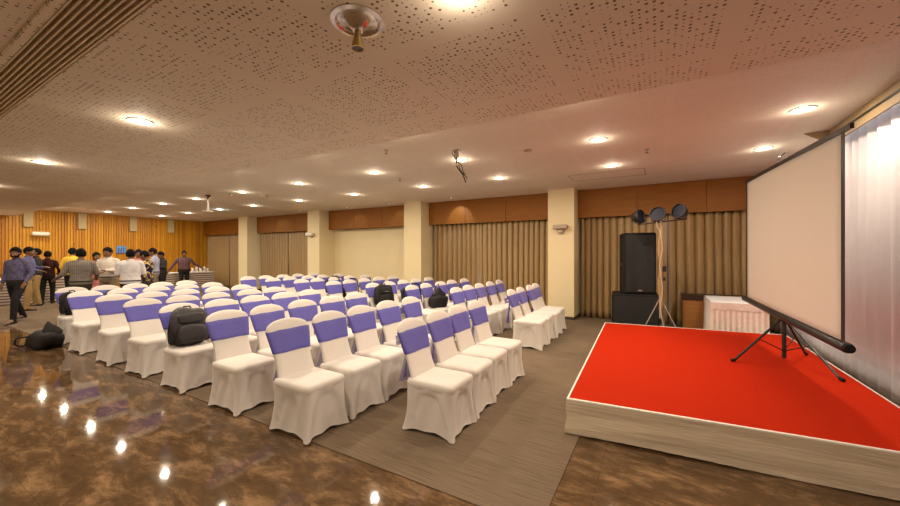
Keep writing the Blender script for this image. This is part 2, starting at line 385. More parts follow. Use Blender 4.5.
# ------------------------------------------------------------------ curtains
def curtain(name, x0, x1, y, z0, z1, wl, amp, m, label, group=None, seed=0, axis='x', pinch=0):
    rnd = random.Random(seed); ph = [rnd.uniform(0, 6.28) for _ in range(6)]
    L = x1-x0; nu = int(L/wl*10); nv = 14
    def fn(u, v):
        s = u*L; z = z0+(z1-z0)*v
        jit = .35*math.sin(s*2.1+ph[0])+.22*math.sin(s*5.3+ph[1])
        q = 2*PI*s/wl+jit*3.2+.35*math.sin(v*3+ph[2]+s)
        a = amp*(.7+.3*math.sin(s*1.7+ph[3]))*(1-.25*v)
        d = a*(math.sin(q)+.25*math.sin(2*q+ph[4]))+.012*math.sin(v*5+s*3)*(1-v)
        sx = s+.25*wl*.5*math.cos(q)*(1 if 0 < u < 1 else 0)
        if pinch: sx += pinch*(1-v)*(1-v)*(s/L)
        return (x0+sx, y+d, z) if axis == 'x' else (y+d, x0+sx, z)
    mb = MB().grid(fn, nu, nv)
    o = mb.obj(name, m, None, True)
    sm = o.modifiers.new('thickness', 'SOLIDIFY'); sm.thickness = .004
    return tag(o, label, 'curtain', group)
cz = (.02, 2.40)
cl = [(-18.25, -16.5, 'left panel in the far left corner by the pine wall'), (-16.47, -14.9, 'right panel beside the farthest pillar'),
      (-14.18, -12.45, 'left panel between the third and fourth pillars from the stage'), (-12.44, -10.7, 'right panel between the third and fourth pillars from the stage'),
      (-5.78, -4.26, 'left panel of the wide bay left of the right hand pillar'), (-4.25, -2.30, 'right panel of the wide bay touching the right hand pillar'),
      (-1.58, .17, 'left panel behind the loudspeaker stack'), (.172, 2.05, 'right panel behind the projection screen and sideboard')]
for i, (a, b, t) in enumerate(cl):
    curtain('window_curtain', a, b, 9.06, cz[0], cz[1], .15, .06, M['curtain'], 'bronze satin curtain, '+t, 'bronze curtains along the long wall', i)
curtain('sheer_drape', -1.5, 8.85, 1.985, .02, 2.97, .20, .075, M['sheer'], 'tall white sheer pleated drape on the right behind the stage', None, 40, 'y')

# ------------------------------------------------------------------ downlights
ordn = ['first', 'second', 'third', 'fourth', 'fifth', 'sixth', 'seventh', 'eighth', 'ninth', 'tenth']
def light(name, loc, e, col, size, spot=None, rot=(0, 0, 0), blend=.6):
    l = bpy.data.lights.new(name, 'SPOT' if spot else 'AREA'); l.energy = e; l.color = col
    if spot: l.spot_size = R(spot); l.spot_blend = blend; l.shadow_soft_size = size
    else: l.shape = 'DISK'; l.size = size
    o = bpy.data.objects.new(name, l); C.objects.link(o); o.location = loc; o.rotation_euler = rot
    return o
def downlight(x, y, z, r, label, group, glow='glow', e=1.0):
    t = thing('ceiling_downlight', label, 'ceiling light', (x, y, z), 0, group)
    MB().lathe([(r, .0), (r, -.006), (r*1.22, -.008), (r*1.25, 0)], n=24).obj('trim_ring', M['trimwhite'], t, True)
    MB().lathe([(0.001, -.004), (r, -.004), (r, -.001)], n=24, cap=True).obj('lens', M[glow], t)
    col = (1, .85, .67) if glow == 'glow' else (.85, .95, 1)
    a = light('downlight_beam', (x, y, z-.012), e*BEAM, col, r*1.2)
    g = light('downlight_halo', (x, y, z-.07), e*HALO, col, .03, spot=179.9, blend=.0); g.data.type = 'POINT'  # extra point lamp below the lens, added to brighten the ceiling around it
BEAM, HALO = 33, 4.8
xs = [1.3, -.68, -2.72, -4.52, -6.62, -8.72, -10.86, -12.78, -14.85, -16.9]
for k, x in enumerate(xs):
    downlight(x, 6.68, H, .085, 'round lit downlight, %s from the right in the ceiling row nearest the pillars' % ordn[k], 'ceiling downlights', 'glow_cool' if k == 7 else 'glow')
for k, x in enumerate(xs):
    downlight(x, 5.08, H, .085, 'round lit downlight, %s from the right in the middle ceiling row' % ordn[k], 'ceiling downlights')
for k, x in enumerate(xs[1:]):
    downlight(x, 3.5, H, .085, 'round lit downlight, %s from the right in the row just past the lower ceiling edge' % ordn[k], 'ceiling downlights', e=.9)
for k, x in enumerate([-.81, -4.22, -7.25, -10.5, -13.8, -16.9]):
    downlight(x, 1.50, HS, .080, 'bright round downlight in the lower ceiling, %s from the right' % ordn[k], 'lower ceiling downlights', e=1.2)
for k, x in enumerate([-.81, -4.22, -7.25, -10.5, -13.8]):  # unseen lamps added behind the viewpoint to raise the room brightness
    downlight(x, -1.6, HS, .080, 'added unseen fill downlight behind the viewpoint, %s from the right' % ordn[k], 'added rear fill downlights', e=1.6)
# small cold LEDs in the strip above the fascias
for k, (x, y) in enumerate([(-4.79, 8.4), (-6.9, 8.4), (-8.63, 8.4), (-10.9, 8.4), (-12.6, 8.4)]):
    t = thing('led_spotlight', 'tiny cold white led in the ceiling strip above the fascias, %s from the right' % ordn[k], 'ceiling light', (x, y, H), 0, 'cold led spots')
    MB().lathe([(.001, -.004), (.018, -.004), (.018, 0)], n=12).obj('lens', M['glow_soft'], t)
    MB().lathe([(.018, -.006), (.028, -.006), (.03, 0)], n=12).obj('trim_ring', M['trimwhite'], t)
    light('led_beam', (x, y, H-.02), 34 if k == 0 else 8, (.8, .85, 1), .02, spot=70, rot=(R(42), 0, 0), blend=.5)
# wall washers on the pine wall
for y in (3.7, 5.7, 7.1, 1.6, .2):
    light('wall_washer', (-17.75, y, 2.93), 85, (1, .76, .42), .05, spot=100, rot=(0, R(-22), 0), blend=1)
# cove light behind the pelmet, onto the sheer
l = bpy.data.lights.new('cove_light', 'AREA'); l.shape = 'RECTANGLE'; l.size = .04; l.size_y = 4.2; l.energy = 2.4; l.color = (.88, .91, 1)
o = bpy.data.objects.new('cove_light', l); C.objects.link(o); o.location = (1.855, 4.0, 2.95); o.rotation_euler = (0, R(-3), 0)

# fitted ceiling things
t = thing('gimbal_spotlight', 'large round chrome ceiling fitting with small brass spot hanging from it', 'ceiling light', (-1.40, 1.44, HS))
MB().lathe([(.142, 0), (.142, -.006), (.118, -.012), (.105, -.002), (.10, .012)], n=40).obj('rim', M['chrome'], t, True)
MB().lathe([(.105, -.001), (.07, -.012), (.035, -.04), (.026, -.055), (.001, -.056)], n=40).obj('reflector_cone', M['chrome'], t, True)
hd = MB().lathe([(.001, -.05), (.017, -.05), (.018, -.075), (.026, -.10), (.036, -.148), (.031, -.148), (.02, -.11), (.001, -.108)], n=24).obj('spot_head', M['gold'], t, True)
MB().lathe([(.001, -.142), (.030, -.142)], n=20).obj('lens', M['cabinet_dark'], hd)
def sprinkler(x, y, z, label):
    t = thing('fire_sprinkler', label, 'sprinkler', (x, y, z), 0, 'ceiling sprinklers')
    MB().lathe([(.035, 0), (.033, -.008), (.012, -.010), (.010, -.03), (.001, -.03)], n=14).obj('body', M['grey_plastic'], t, True)
    MB().lathe([(.001, -.055), (.022, -.052), (.022, -.056), (.001, -.058)], n=12).tube([(-.008, 0, -.028), (-.010, 0, -.053)], .003, 6).tube([(.008, 0, -.028), (.010, 0, -.053)], .003, 6).obj('deflector', M['skirting'], t)
for x, y, s in ((-8.62, 5.66, 'left of centre among the middle downlights'), (-4.42, 5.7, 'above the right part of the chair rows'), (-3.4, 4.07, 'just past the lower ceiling edge'), (-.14, 5.89, 'above the loudspeaker side of the stage')):
    sprinkler(x, y, H, 'small dark ceiling sprinkler '+s)
for x, y, s in ((-1.63, 5.09, 'left of the stage'), (-9.26, 5.12, 'far over the chair rows')):
    t = thing('smoke_detector', 'small beige smoke detector on the ceiling '+s, 'smoke detector', (x, y, H), 0, 'smoke detectors')
    MB().lathe([(.055, 0), (.055, -.015), (.04, -.03), (.001, -.032)], n=20).obj('base', M['grey_plastic'], t, True)
    MB().lathe([(.028, -.031), (.022, -.045), (.001, -.046)], n=16).obj('sensor', M['louvre'], t, True)
# hanging pole far left
t = thing('projector_mount', 'white ceiling pole with a thin flat plate at its end, hanging over the far chairs', 'mount', (-9.92, 4.91, H))
MB().lathe([(.06, 0), (.06, -.03), (.03, -.05)], n=14).tube([(0, 0, -.04), (0, 0, -.12)], .022, 10).obj('ceiling_flange', M['skirting'], t)
MB().tube([(0, 0, -.10), (0, 0, -.40)], .022, 12).obj('pole', M['fixture'], t, True)
MB().box(-.10, .10, -.09, .09, -.43, -.40, .01).obj('plate', M['plain_ceil'], t)
# dangling cables
t = thing('cable_drop', 'loose dark cables dangling from a small bracket in the ceiling', 'cable', (-2.52, 4.58, H))
MB().box(-.05, .05, -.04, .04, -.02, 0, .004).box(-.02, .02, -.02, .02, -.10, -.02, .004).obj('bracket', M['grey_plastic'], t)
for k in range(3):
    rr = random.Random(k+3); pts = []
    for i in range(14):
        f = i/13; a = f*5+k*2
        pts.append((-.05+.20*f**1.3+.022*math.sin(a*2)*(1-f*.5), .015*math.cos(a), -.02-.46*f*(1-.12*k)))
    MB().tube(pts, .0065 if k else .009, 6).obj('cable', M['black'], t, True)
MB().box(-.05, .05, -.02, .02, -.23, -.20, .006).obj('plug', M['cable'], t)
# pillar fixtures
def wall_unit(x, z, label):
    t = thing('wall_projector_lamp', label, 'wall lamp', (x, 8.5, z), 0, 'grey wall units')
    MB().box(-.16, .16, -.16, -.03, -.045, .045, .012).obj('housing', M['grey_plastic'], t)
    MB().box(-.06, .06, -.09, 0, -.14, -.045, .008).obj('bracket', M['grey_plastic'], t)
wall_unit(-1.93, 2.12, 'warm grey box unit on the front of the pillar nearest the stage')
t = thing('wall_speaker', 'small white round nosed unit on the side of the third pillar', 'wall unit', (-10.42, 8.5, 2.18))
MB().lathe([(.001, -.16), (.055, -.15), (.075, -.08), (.075, .1), (.05, .16), (.001, .165)], n=18).xf(Matrix.Rotation(R(90), 4, 'Y') @ Matrix.Translation((0, 0, 0))).xf(Matrix.Translation((0, -.1, 0))).obj('body', M['fixture'], t, True)
MB().box(-.03, .03, -.06, 0, -.10, .0).obj('bracket', M['grey_plastic'], t)
# boxes on top of the pine wall
for k, y in enumerate((2.0, 3.46, 4.77, 6.25, 7.55)):
    t = MB().box(XL+.03, XL+.14, y-.11, y+.11, 2.41, 2.99, .01)
    struct('trim_pine_%d' % (k+1), t, M['pinebox'], 'short beige box column hanging at the top of the pine wall')
t = thing('wall_uplighter', 'long white half round fixture on the pine wall above the people at left', 'wall lamp', (XL+.03, 3.72, 2.18))
MB().lathe([(.001, -.21), (.06, -.20), (.075, -.16), (.075, .16), (.06, .20), (.001, .21)], n=18).xf(Matrix.Translation((.20, 0, 0)) @ Matrix.Rotation(R(90), 4, 'X')).obj('shade', M['fixture'], t, True)
MB().box(0, .16, -.05, .05, -.03, .03).obj('bracket', M['fixture'], t)
t = thing('wall_sign', 'small blue square sign with dark marks on the pine wall', 'sign', (XL+.03, 5.90, 1.67))
MB().box(0, .02, -.15, .15, -.15, .15, .004).obj('plate', M['blue_sign'], t)
mk = MB()
for i in range(3): mk.box(.0205, .023, -.095+i*.075, -.065+i*.075, -.09, .07)
mk.box(.0205, .023, -.15, .15, -.15, -.115)
mk.obj('marks', M['sign_mark'], t)

# ------------------------------------------------------------------ stage
A, B, Cc, D = (-.66, 3.12), (1.65, 3.31), (1.65, 7.19), (-.81, 6.90)
def lerp(p, q, t): return (p[0]+(q[0]-p[0])*t, p[1]+(q[1]-p[1])*t)
st = thing('stage_platform', 'low square stage with bright red carpet top and cream cloth skirt', 'stage', (.5, 5.1, 0))
def loc_(p): return (p[0]-.5, p[1]-5.1)
q = [loc_(p) for p in (A, B, Cc, D)]
MB().add([(x*.985, y*.985, .01) for x, y in q]+[(x*.985, y*.985, .262) for x, y in q], [(0, 1, 2, 3), (7, 6, 5, 4)]+[(i, (i+1) % 4, 4+(i+1) % 4, 4+i) for i in range(4)]).obj('deck', M['cabinet_dark'], st)
cx = MB(); N = 4
def inset(k): return [(x*(1-k), y*(1-k)) for x, y in q]
i1, i0 = inset(.012), inset(.004)
cx.add([(x, y, .262) for x, y in i0]+[(x, y, .285) for x, y in i0]+[(x, y, .289) for x, y in i1], [tuple((0, 1, 2, 3))[::-1]]+[(i, (i+1) % 4, 4+(i+1) % 4, 4+i) for i in range(4)]+[(4+i, 4+(i+1) % 4, 8+(i+1) % 4, 8+i) for i in range(4)]+[(8, 9, 10, 11)])
cx.obj('carpet', M['red'], st)
tr = MB(); per = []
for e in range(4):
    for k in range(60): per.append((lerp(q[e], q[(e+1) % 4], k/60), e))
rg = []
rnd = random.Random(5); tw = [rnd.uniform(-1, 1) for _ in per]
for lv in range(9):
    v = lv/8; ring = []
    for k, ((x, y), e) in enumerate(per):
        s = k*.05
        d = .010*math.sin(v*9+math.sin(s*1.3)*2+s*.55)*math.sin(v*PI)+.004*tw[k]*v
        sc = 1.004+d/2.0+.010*v*v
        ring.append((x*sc, y*sc, .283-(.283-.012-.012*math.sin(s*2.3)*.5)*v))
    rg.append(ring)
tr.rings(rg, cap=False)
o = tr.obj('skirt_cloth', M['stage_cloth'], st, True)
MB().rings([[(x*k, y*k, z) for (x, y), e in per] for k, z in ((.992, .288), (.992, .292), (1.004, .292), (1.005, .282))], cap=False).obj('edge_trim', M['stage_trim'], st, True)

# ------------------------------------------------------------------ projection screen on tripod
sc = thing('projection_screen', 'large portable projection screen on a black tripod standing on the red stage', 'projection screen', (1.25, 5.50, .289))
PL, PR = Vector((1.168, 6.74)), Vector((1.345, 4.06))
def sp(t, z, off=0):   # point on the screen plane
    p = PL.lerp(PR, t); n = Vector((-(PR-PL).y, (PR-PL).x)).normalized()
    if n.x > 0: n = -n
    p = p+n*off
    return (p.x-1.25, p.y-5.5, z-.289)
lean = lambda z: .0
zb = lambda t: .845-.09*t; zt = lambda t: 2.53-.055*t
fab = MB().grid(lambda u, v: sp(.02+.955*u, zb(u)+(zt(u)-zb(u))*v, .055+.004*math.sin(u*5)), 20, 16)
fo = fab.obj('screen_fabric', M['screen'], sc, True); fo.modifiers.new('t', 'SOLIDIFY').thickness = .003
for a, b in ((.0, .02), (.975, .995)):
    e = MB().grid(lambda u, v: sp(a+(b-a)*u, zb(a)+(zt(a)-zb(a))*v, .0565), 1, 8).obj('black_border', M['black'], sc); e.modifiers.new('t', 'SOLIDIFY').thickness = .003
MB().tube([sp(-.04, zb(0), .045), sp(-.035, zb(0), .045), sp(1.0, zb(1), .045), sp(1.005, zb(1), .045)], [.036, .043, .043, .036], 20).obj('roller_housing', M['black'], sc, True)
MB().tube([sp(1.005, zb(1), .045), sp(1.015, zb(1), .045)], [.04, .034], 20).obj('end_cap', M['black_box'], sc)
def obl(p, q_, w, h):
    p, q_ = Vector(p), Vector(q_); t = (q_-p).normalized(); s = t.cross(Vector((0, 0, 1))).normalized(); u = s.cross(t)
    r = lambda c: [c+s*w+u*h, c-s*w+u*h, c-s*w-u*h, c+s*w-u*h]
    return [r(p), r(q_)]
MB().rings(obl(sp(-.01, zt(0)+.02, .05), sp(1.03, zt(1)+.02, .05), .012, .022)).obj('top_bar', M['black'], sc)
MB().tube([sp(.44, 2.56, .03), sp(.44, 2.62, .03), sp(.52, 2.63, .03), sp(.52, 2.57, .03)], .008, 8).obj('carry_handle', M['chrome'], sc, True)
MB().tube([(0, 0, .02), (0, 0, 1.0)], .021, 14).tube([(0, 0, 1.0), (0, 0, 2.29)], .015, 12).obj('pole', M['black'], sc, True)
MB().lathe([(.03, .44), (.036, .45), (.036, .50), (.03, .52)], n=14, cap=True).obj('collar', M['black'], sc, True)
for fx, fy in ((.73, 5.10), (1.51, 4.83), (1.53, 5.86)):
    lx, ly = fx-1.25, fy-5.5
    lg = MB().tube([(0, 0, .49), (lx, ly, .012)], .013, 8).obj('leg', M['black'], sc, True)
    MB().tube([(lx*.97, ly*.97, .026), (lx*1.03, ly*1.03, .019)], .018, 8).obj('rubber_foot', M['black_box'], lg)
    MB().tube([(0, 0, .10), (lx*.5, ly*.5, .25)], .006, 6).obj('brace', M['black'], lg)

# ------------------------------------------------------------------ speakers
def cabinet_speaker(name, label, x, y, z, w, d, h, rz, horns):
    t = thing(name, label, 'loudspeaker', (x, y, z), rz, 'stacked black loudspeakers')
    MB().box(-w/2, w/2, -d/2, d/2, 0, h, .02).obj('cabinet', M['black_box'], t)
    MB().box(-w/2+.035, w/2-.035, -d/2-.012, -d/2-.001, .04, h-.04, .004).obj('grille', M['grille'], t)
    for s in (-1, 1):
        MB().box(s*w/2-.004 if s > 0 else -w/2-.004, s*w/2+.004 if s > 0 else -w/2+.004, -.08, .08, h*.45, h*.45+.06).obj('handle', M['black'], t)
    MB().box(w*.0-.035, w*.0+.035, -d/2-.016, -d/2-.012, .06, .085).obj('badge', M['bag_trim'], t)
    return t
cabinet_speaker('loudspeaker', 'tall black loudspeaker standing on top of the wider one behind the stage', -.36, 8.0, .735, .56, .50, 1.17, R(14), 1)
cabinet_speaker('subwoofer', 'wide black bass speaker on the carpet beneath the tall one', -.40, 8.0, .006, .82, .60, .728, R(5), 1)
# par can stand
ls = thing('lighting_stand', 'tripod stand with a crossbar beside the black loudspeakers', 'stand', (.035, 7.45, .006))
MB().tube([(0, 0, .35), (0, 0, 1.3)], .022, 12).tube([(0, 0, 1.3), (0, 0, 2.07)], .016, 12).obj('pole', M['grey_plastic'], ls, True)
for a in (205, 335, 75):
    dx, dy = .36*math.cos(R(a)), .20*math.sin(R(a))
    MB().tube([(0, 0, .72), (dx, dy, .01)], .010, 8).obj('leg', M['bag_trim'], ls, True)
MB().tube([(-.36, 0, 2.03), (.40, 0, 2.10)], .011, 10).obj('crossbar', M['black'], ls, True)
MB().tube([(.02, -.03, 2.07), (-.06, -.05, 2.1), (-.05, -.04, 1.98), (0, -.04, 1.9), (.03, -.03, 1.6), (-.01, -.035, 1.3), (.03, -.03, .9), (0, -.04, .5), (.05, -.05, .2), (.06, -.04, .01)], .009, 8).obj('hanging_cable', M['cable'], ls, True)
MB().rings([[(r*math.cos(2*PI*j/16)+.015*math.sin(i), r*.8*math.sin(2*PI*j/16), .5+i*.1) for j in range(16)] for i, r in enumerate([.03, .034, .028, .036, .03, .033, .027, .035, .03, .03, .034, .028, .03, .033, .028, .03])], cap=True).obj('cloth_wrap', M['curtain'], ls, True)
MB().box(.03, .09, -.03, .03, 1.18, 1.28, .006).box(.04, .08, -.03, .03, 1.02, 1.08, .006).obj('clamp', M['black'], ls)
for k, (dx, rz, lab) in enumerate(((-.30, 62, 'left'), (.02, -8, 'middle'), (.36, -38, 'right'))):
    t = thing('par_can', 'black round stage lamp, %s of the three on the lighting crossbar' % lab, 'stage light', (-.02+dx, 7.45, 2.06+.006+.035*dx/.38), R(rz), 'stage lamps on the crossbar')
    cm = Matrix.Translation((0, -.02, .14)) @ Matrix.Rotation(R(78), 4, 'X')
    MB().lathe([(.001, -.13), (.05, -.125), (.085, -.09), (.10, -.03), (.125, .0), (.128, .05), (.118, .05), (.112, .005), (.001, .0)], n=24).xf(cm).obj('can', M['black'], t, True)
    MB().lathe([(.001, .02), (.113, .02)], n=24).xf(cm).obj('lens', M['lamp_glass'], t)
    MB().tube([(0, 0, .012), (-.10, 0, .03), (-.135, 0, .14)], .007, 8).tube([(0, 0, .012), (.10, 0, .03), (.135, 0, .14)], .007, 8).obj('yoke', M['black'], t, True)

# ------------------------------------------------------------------ skirted table and sideboard behind the stage
t = thing('skirted_table', 'white table with pleated lace skirt behind the stage', 'table', (1.12, 7.82, .006))
MB().box(-.36, .36, -.52, .52, .69, .715, .008).obj('tabletop', M['table_white'], t)
rg = []
per = []
for e, (p, q2) in enumerate((((-.36, -.52), (.36, -.52)), ((.36, -.52), (.36, .52)), ((.36, .52), (-.36, .52)), ((-.36, .52), (-.36, -.52)))):
    n = 70 if e in (0, 2) else 96
    for k in range(n): per.append(lerp(p, q2, k/n))
for lv in range(8):
    v = lv/7; ring = []
    for k, (x, y) in enumerate(per):
        a = (.002+.010*v)*math.sin(k*.9)+.006*v
        nx = 1 if x >= .3599 else (-1 if x <= -.3599 else 0); ny = 1 if y >= .5199 else (-1 if y <= -.5199 else 0)
        ring.append((x+nx*(a+.004), y+ny*(a+.004), .70-.69*v))
    rg.append(ring)
MB().rings(rg, cap=False).obj('pleated_skirt', M['lace'], t, True)
MB().rings([[(x*1.035, y*1.025, z+(.006*math.sin(k*1.3) if z < .62 else 0)) for k, (x, y) in enumerate(per)] for z in (.69, .64, .59)], cap=False).obj('lace_valance', M['lace'], t, True)
t = thing('sideboard', 'low brown wooden sideboard with dark top band, behind the lace skirted table', 'cabinet', (1.05, 8.62, .006))
MB().box(-.63, .63, -.18, .20, 0, .60, .006).obj('body', M['cabinet'], t)
MB().box(-.65, .65, -.2, .21, .60, .70, .008).obj('top', M['cabinet_dark'], t)
for s in (-1, 0, 1):
    d = MB().box(-.20+s*.41, .20+s*.41, -.195, -.181, .03, .58, .004).obj('door', M['cabinet'], t)
    MB().tube([(s*.41+.16, -.215, .4), (s*.41+.16, -.215, .3)], .006, 8).obj('handle', M['chrome'], d)

# ------------------------------------------------------------------ buffet tables by the pine wall
def buffet(y0, y1, label):
    t = thing('buffet_table', label, 'table', (-16.95, (y0+y1)/2, .006), 0, 'striped buffet tables')
    hy = (y1-y0)/2-.01
    MB().box(-.40, .40, -hy, hy, .72, .75, .008).obj('tabletop', M['table_white'], t)
    per = []
    for p, q2 in (((-.40, -hy), (.40, -hy)), ((.40, -hy), (.40, hy)), ((.40, hy), (-.40, hy)), ((-.40, hy), (-.40, -hy))):
        n = max(10, int(math.hypot(p[0]-q2[0], p[1]-q2[1])/.025))
        for k in range(n): per.append(lerp(p, q2, k/n))
    MB().rings([[(x*(1+.01*v*math.sin(k*.7)), y+(.004*v*math.sin(k*.7)), .73-.72*v) for k, (x, y) in enumerate(per)] for v in (0, .5, 1)], cap=False).obj('striped_cloth', M['stripes'], t, True)
buffet(.3, 2.3, 'long striped cloth buffet table at the far left frame edge behind the man in blue')
buffet(2.3, 4.3, 'long striped cloth buffet table behind the men at left')
buffet(6.45, 8.45, 'long striped cloth buffet table at right below the corner curtain')
# things on the far table
for k, (y, hh, r_) in enumerate(((7.75, .16, .05), (7.9, .20, .05), (8.05, .18, .055), (8.2, .2, .05), (8.32, .13, .05))):
    t = MB().lathe([(.001, 0), (r_*.8, 0), (r_*.85, .01), (r_, hh-.01), (r_*.97, hh), (r_*.9, hh-.01), (r_*.75, .012), (.001, .012)], n=18)
    tag(t.obj('cup_stack', M['fixture'], None, True, loc=(-16.85, y, .757)), 'white cup stack on the striped table at right, %s from the left' % ordn[k], 'cups', 'white cups on the buffet')

# ------------------------------------------------------------------ chair prototype (faces +X)
def chair_parts():
    import math
    # skirt
    hx, hy = .222, .204
    per = []
    for e in range(4):
        for k in range(20): per.append((e, -1+2*k/20))
    def base(e, q, ax, ay, r=.04):
        c = {0: (ax, ay*q), 1: (-ax*q, ay), 2: (-ax, -ay*q), 3: (ax*q, -ay)}[e]
        x, y = c
        # round the corners
        dx, dy = max(0, abs(x)-(ax-r)), max(0, abs(y)-(ay-r))
        if dx and dy:
            m_ = max(dx, dy); l = math.hypot(dx, dy)
            k = m_/l; x = math.copysign(ax-r+dx*k, x); y = math.copysign(ay-r+dy*k, y)
        return x, y
    N_ = {0: (1, 0), 1: (0, 1), 2: (-1, 0), 3: (0, -1)}
    rg = []
    for lv in range(17):
        v = lv/16; z = .405*(1-v); ring = []
        fl = .046*v**2.2-.006*math.sin(v*PI)
        for e, qq in per:
            ax, ay = hx+.002+fl*(.75 if e != 2 else 1), hy+fl*.6
            x, y = base(e, qq, ax, ay)
            # concave panels between the legs, pinched waist
            arch = .355*(1-min(1, abs(qq/.80))**3.4)
            if abs(qq) < .80 and z < arch:
                k = min(1, (arch-z)/.03)
                x -= N_[e][0]*.014*k; y -= N_[e][1]*.014*k
            sag = (1-qq*qq)*.026*v*v
            x -= N_[e][0]*sag; y -= N_[e][1]*sag
            x += .0035*math.sin(qq*9+v*4+e); y += .0035*math.cos(qq*8+v*5+e)
            hem = .012+.022*(1-qq*qq)**1.0*0 if v == 1 else 0
            zz = z if v < .9 else z+(.026*(1-qq*qq))*((v-.9)/.1)*(1.1+.35*math.sin(qq*7+e*2))
            ring.append((x, y, max(.006, zz)))
        rg.append(ring)
    sk = MB().rings(rg, cap=False)
    # seat cushion
    rg = []
    for z, k, s in ((.375, 1.004, 0), (.392, 1.022, 0), (.412, 1.02, 0), (.428, .985, 0), (.437, .90, 0), (.443, .70, 0), (.446, .35, 0), (.447, .05, 0)):
        ring = []
        for e, qq in per:
            x, y = base(e, qq, hx*k, hy*k, .045*k)
            ring.append((x, y, z))
        rg.append(ring)
    se = MB().rings(rg)
    # backrest
    def bc(z):   # centre x at height z
        return -.185-.34*max(0, z-.42)
    def hw(z):
        if z < .82: return .172+.039*max(0, min(1, (z-.56)/.25))+.01*max(0, (.55-z)/.1)
        u = (z-.82)/.085; return .211*math.sqrt(max(0, 1-u**2.1))+.0005
    def th(z):
        if z < .82: return .024
        u = (z-.82)/.085; return .024*math.sqrt(max(.02, 1-u**3))
    n = 36
    def ring(z, gw=0, gt=0):
        r = []
        for j in range(n):
            a = 2*PI*j/n; c, s = math.cos(a), math.sin(a)
            y = (hw(z)+gw)*math.copysign(abs(c)**.45, c); t = (th(z)+gt)*math.copysign(abs(s)**.7, s)
            t += .018*((y/.206)**2)    # slightly wrapped round the sitter
            r.append((bc(z)+t, y, z))
        return r
    zs = [.36, .42, .46, .52, .58, .64, .70, .76, .80, .82, .835, .85, .865, .877, .886, .893, .899, .9025, .9046]
    bk = MB().rings([ring(z) for z in zs])
    zs2 = [(.628, .0035), (.632, .006), (.66, .0055), (.69, .0065), (.72, .0055), (.75, .0065), (.78, .0055), (.812, .006), (.818, .0035)]
    sa = MB().rings([[(x, y, z+.010*(y/.2)*0+.003*math.sin(y*30+z*20)) for x, y, z in ring(z, g, g)] for z, g in zs2], cap=False)
    # bow behind
    bw = MB(); xb = bc(.72)-.036
    bw.ell((xb-.012, 0, .72), (.020, .024, .028), 10, 8)
    for s in (-1, 1):
        pts = [(xb-.02, 0, .72), (xb-.045, s*.05, .755), (xb-.055, s*.11, .745), (xb-.045, s*.125, .70), (xb-.03, s*.06, .70), (xb-.02, 0, .715)]
        bw.tube(pts, [.008, .018, .026, .022, .016, .008], 8)
    bt = MB()
    for s in (-1, 1):
        def fn(u, v, s=s):
            return (xb-.024-.03*v+.010*math.sin(u*9+v*4)-.01*s, s*(.012+.035*v)+(u-.5)*(.03+.085*v), .715-.36*v-.02*u)
        bt.grid(fn, 8, 10)
    return sk, se, bk, sa, bw, bt
sk, se, bk, sa, bw, bt = chair_parts()
mesh = dict(skirt=sk.mesh('skirt', M['white_cloth'], True), seat=se.mesh('seat', M['white_cloth'], True), backrest=bk.mesh('backrest', M['white_cloth'], True),
            sash=sa.mesh('sash', M['violet'], True), sash_bow=bw.mesh('sash_bow', M['violet_net'], True), sash_tail=bt.mesh('sash_tail', M['violet_net'], True))
for k in mesh: 
    for p in mesh[k].polygons: p.use_smooth = True
proto = thing('banquet_chair', 'x', 'chair')
pb = {}
for k in ('skirt', 'seat', 'backrest', 'sash'):
    o = bpy.data.objects.new(k, mesh[k]); C.objects.link(o); o.parent = proto; pb[k] = o
pb['sash']['label'] = 'violet stretch band'
for k in ('sash_bow', 'sash_tail'):
    o = bpy.data.objects.new(k, mesh[k]); C.objects.link(o); o.parent = pb['sash']
nearx = [-1.97, -2.94, -3.95, -4.97, -5.92, -6.90, -8.00, -9.06]
farx = [-2.12, -3.13, -4.07, -5.07, -6.22, -7.28, -8.33, -9.38]
ny = [2.13, 2.60, 3.08, 3.57, 4.06]; fy = [5.62, 6.12, 6.65, 7.17, 7.76]
rowname = ['front', 'second', 'third', 'fourth', 'fifth', 'sixth', 'seventh', 'last']
pos = ['first', 'second', 'third', 'fourth', 'fifth']
first = True; seats = {}
rnd = random.Random(11)
for r in range(8):
    for blk in (0, 1):
        ys = (ny, fy)[blk]
        if r == 0: ys = ([2.68, 3.17, 3.63, 4.11], [5.75, 6.23, 6.75, 7.22])[blk]
        for k, y in enumerate(ys):
            x = (nearx, farx)[blk][r]+.33+rnd.uniform(-.02, .02)+(-.03*(k/4) if blk else -.015*k)
            rz = R(rnd.uniform(-2.5, 2.5)); loc = (x, y+rnd.uniform(-.012, .012), .006)
            lab = ('white covered chair, violet sash, near block, %s row, %s seat from marble floor' if blk == 0 else 'white covered chair, violet sash, far block, %s row, %s seat from centre aisle') % (rowname[r], pos[k])
            if blk == 0 and r == 7 and k < 3: loc = (x, (2.22, 2.68, 3.14)[k], .006)
            if first:
                c = proto; c.location = loc; c.rotation_euler.z = rz; first = False
            else:
                c = dup(proto, loc, rz)
            c['label'] = lab; c['group'] = ('covered chairs in the near block', 'covered chairs in the far block')[blk]
            seats[(blk, r, k)] = (loc[0], loc[1], rz)

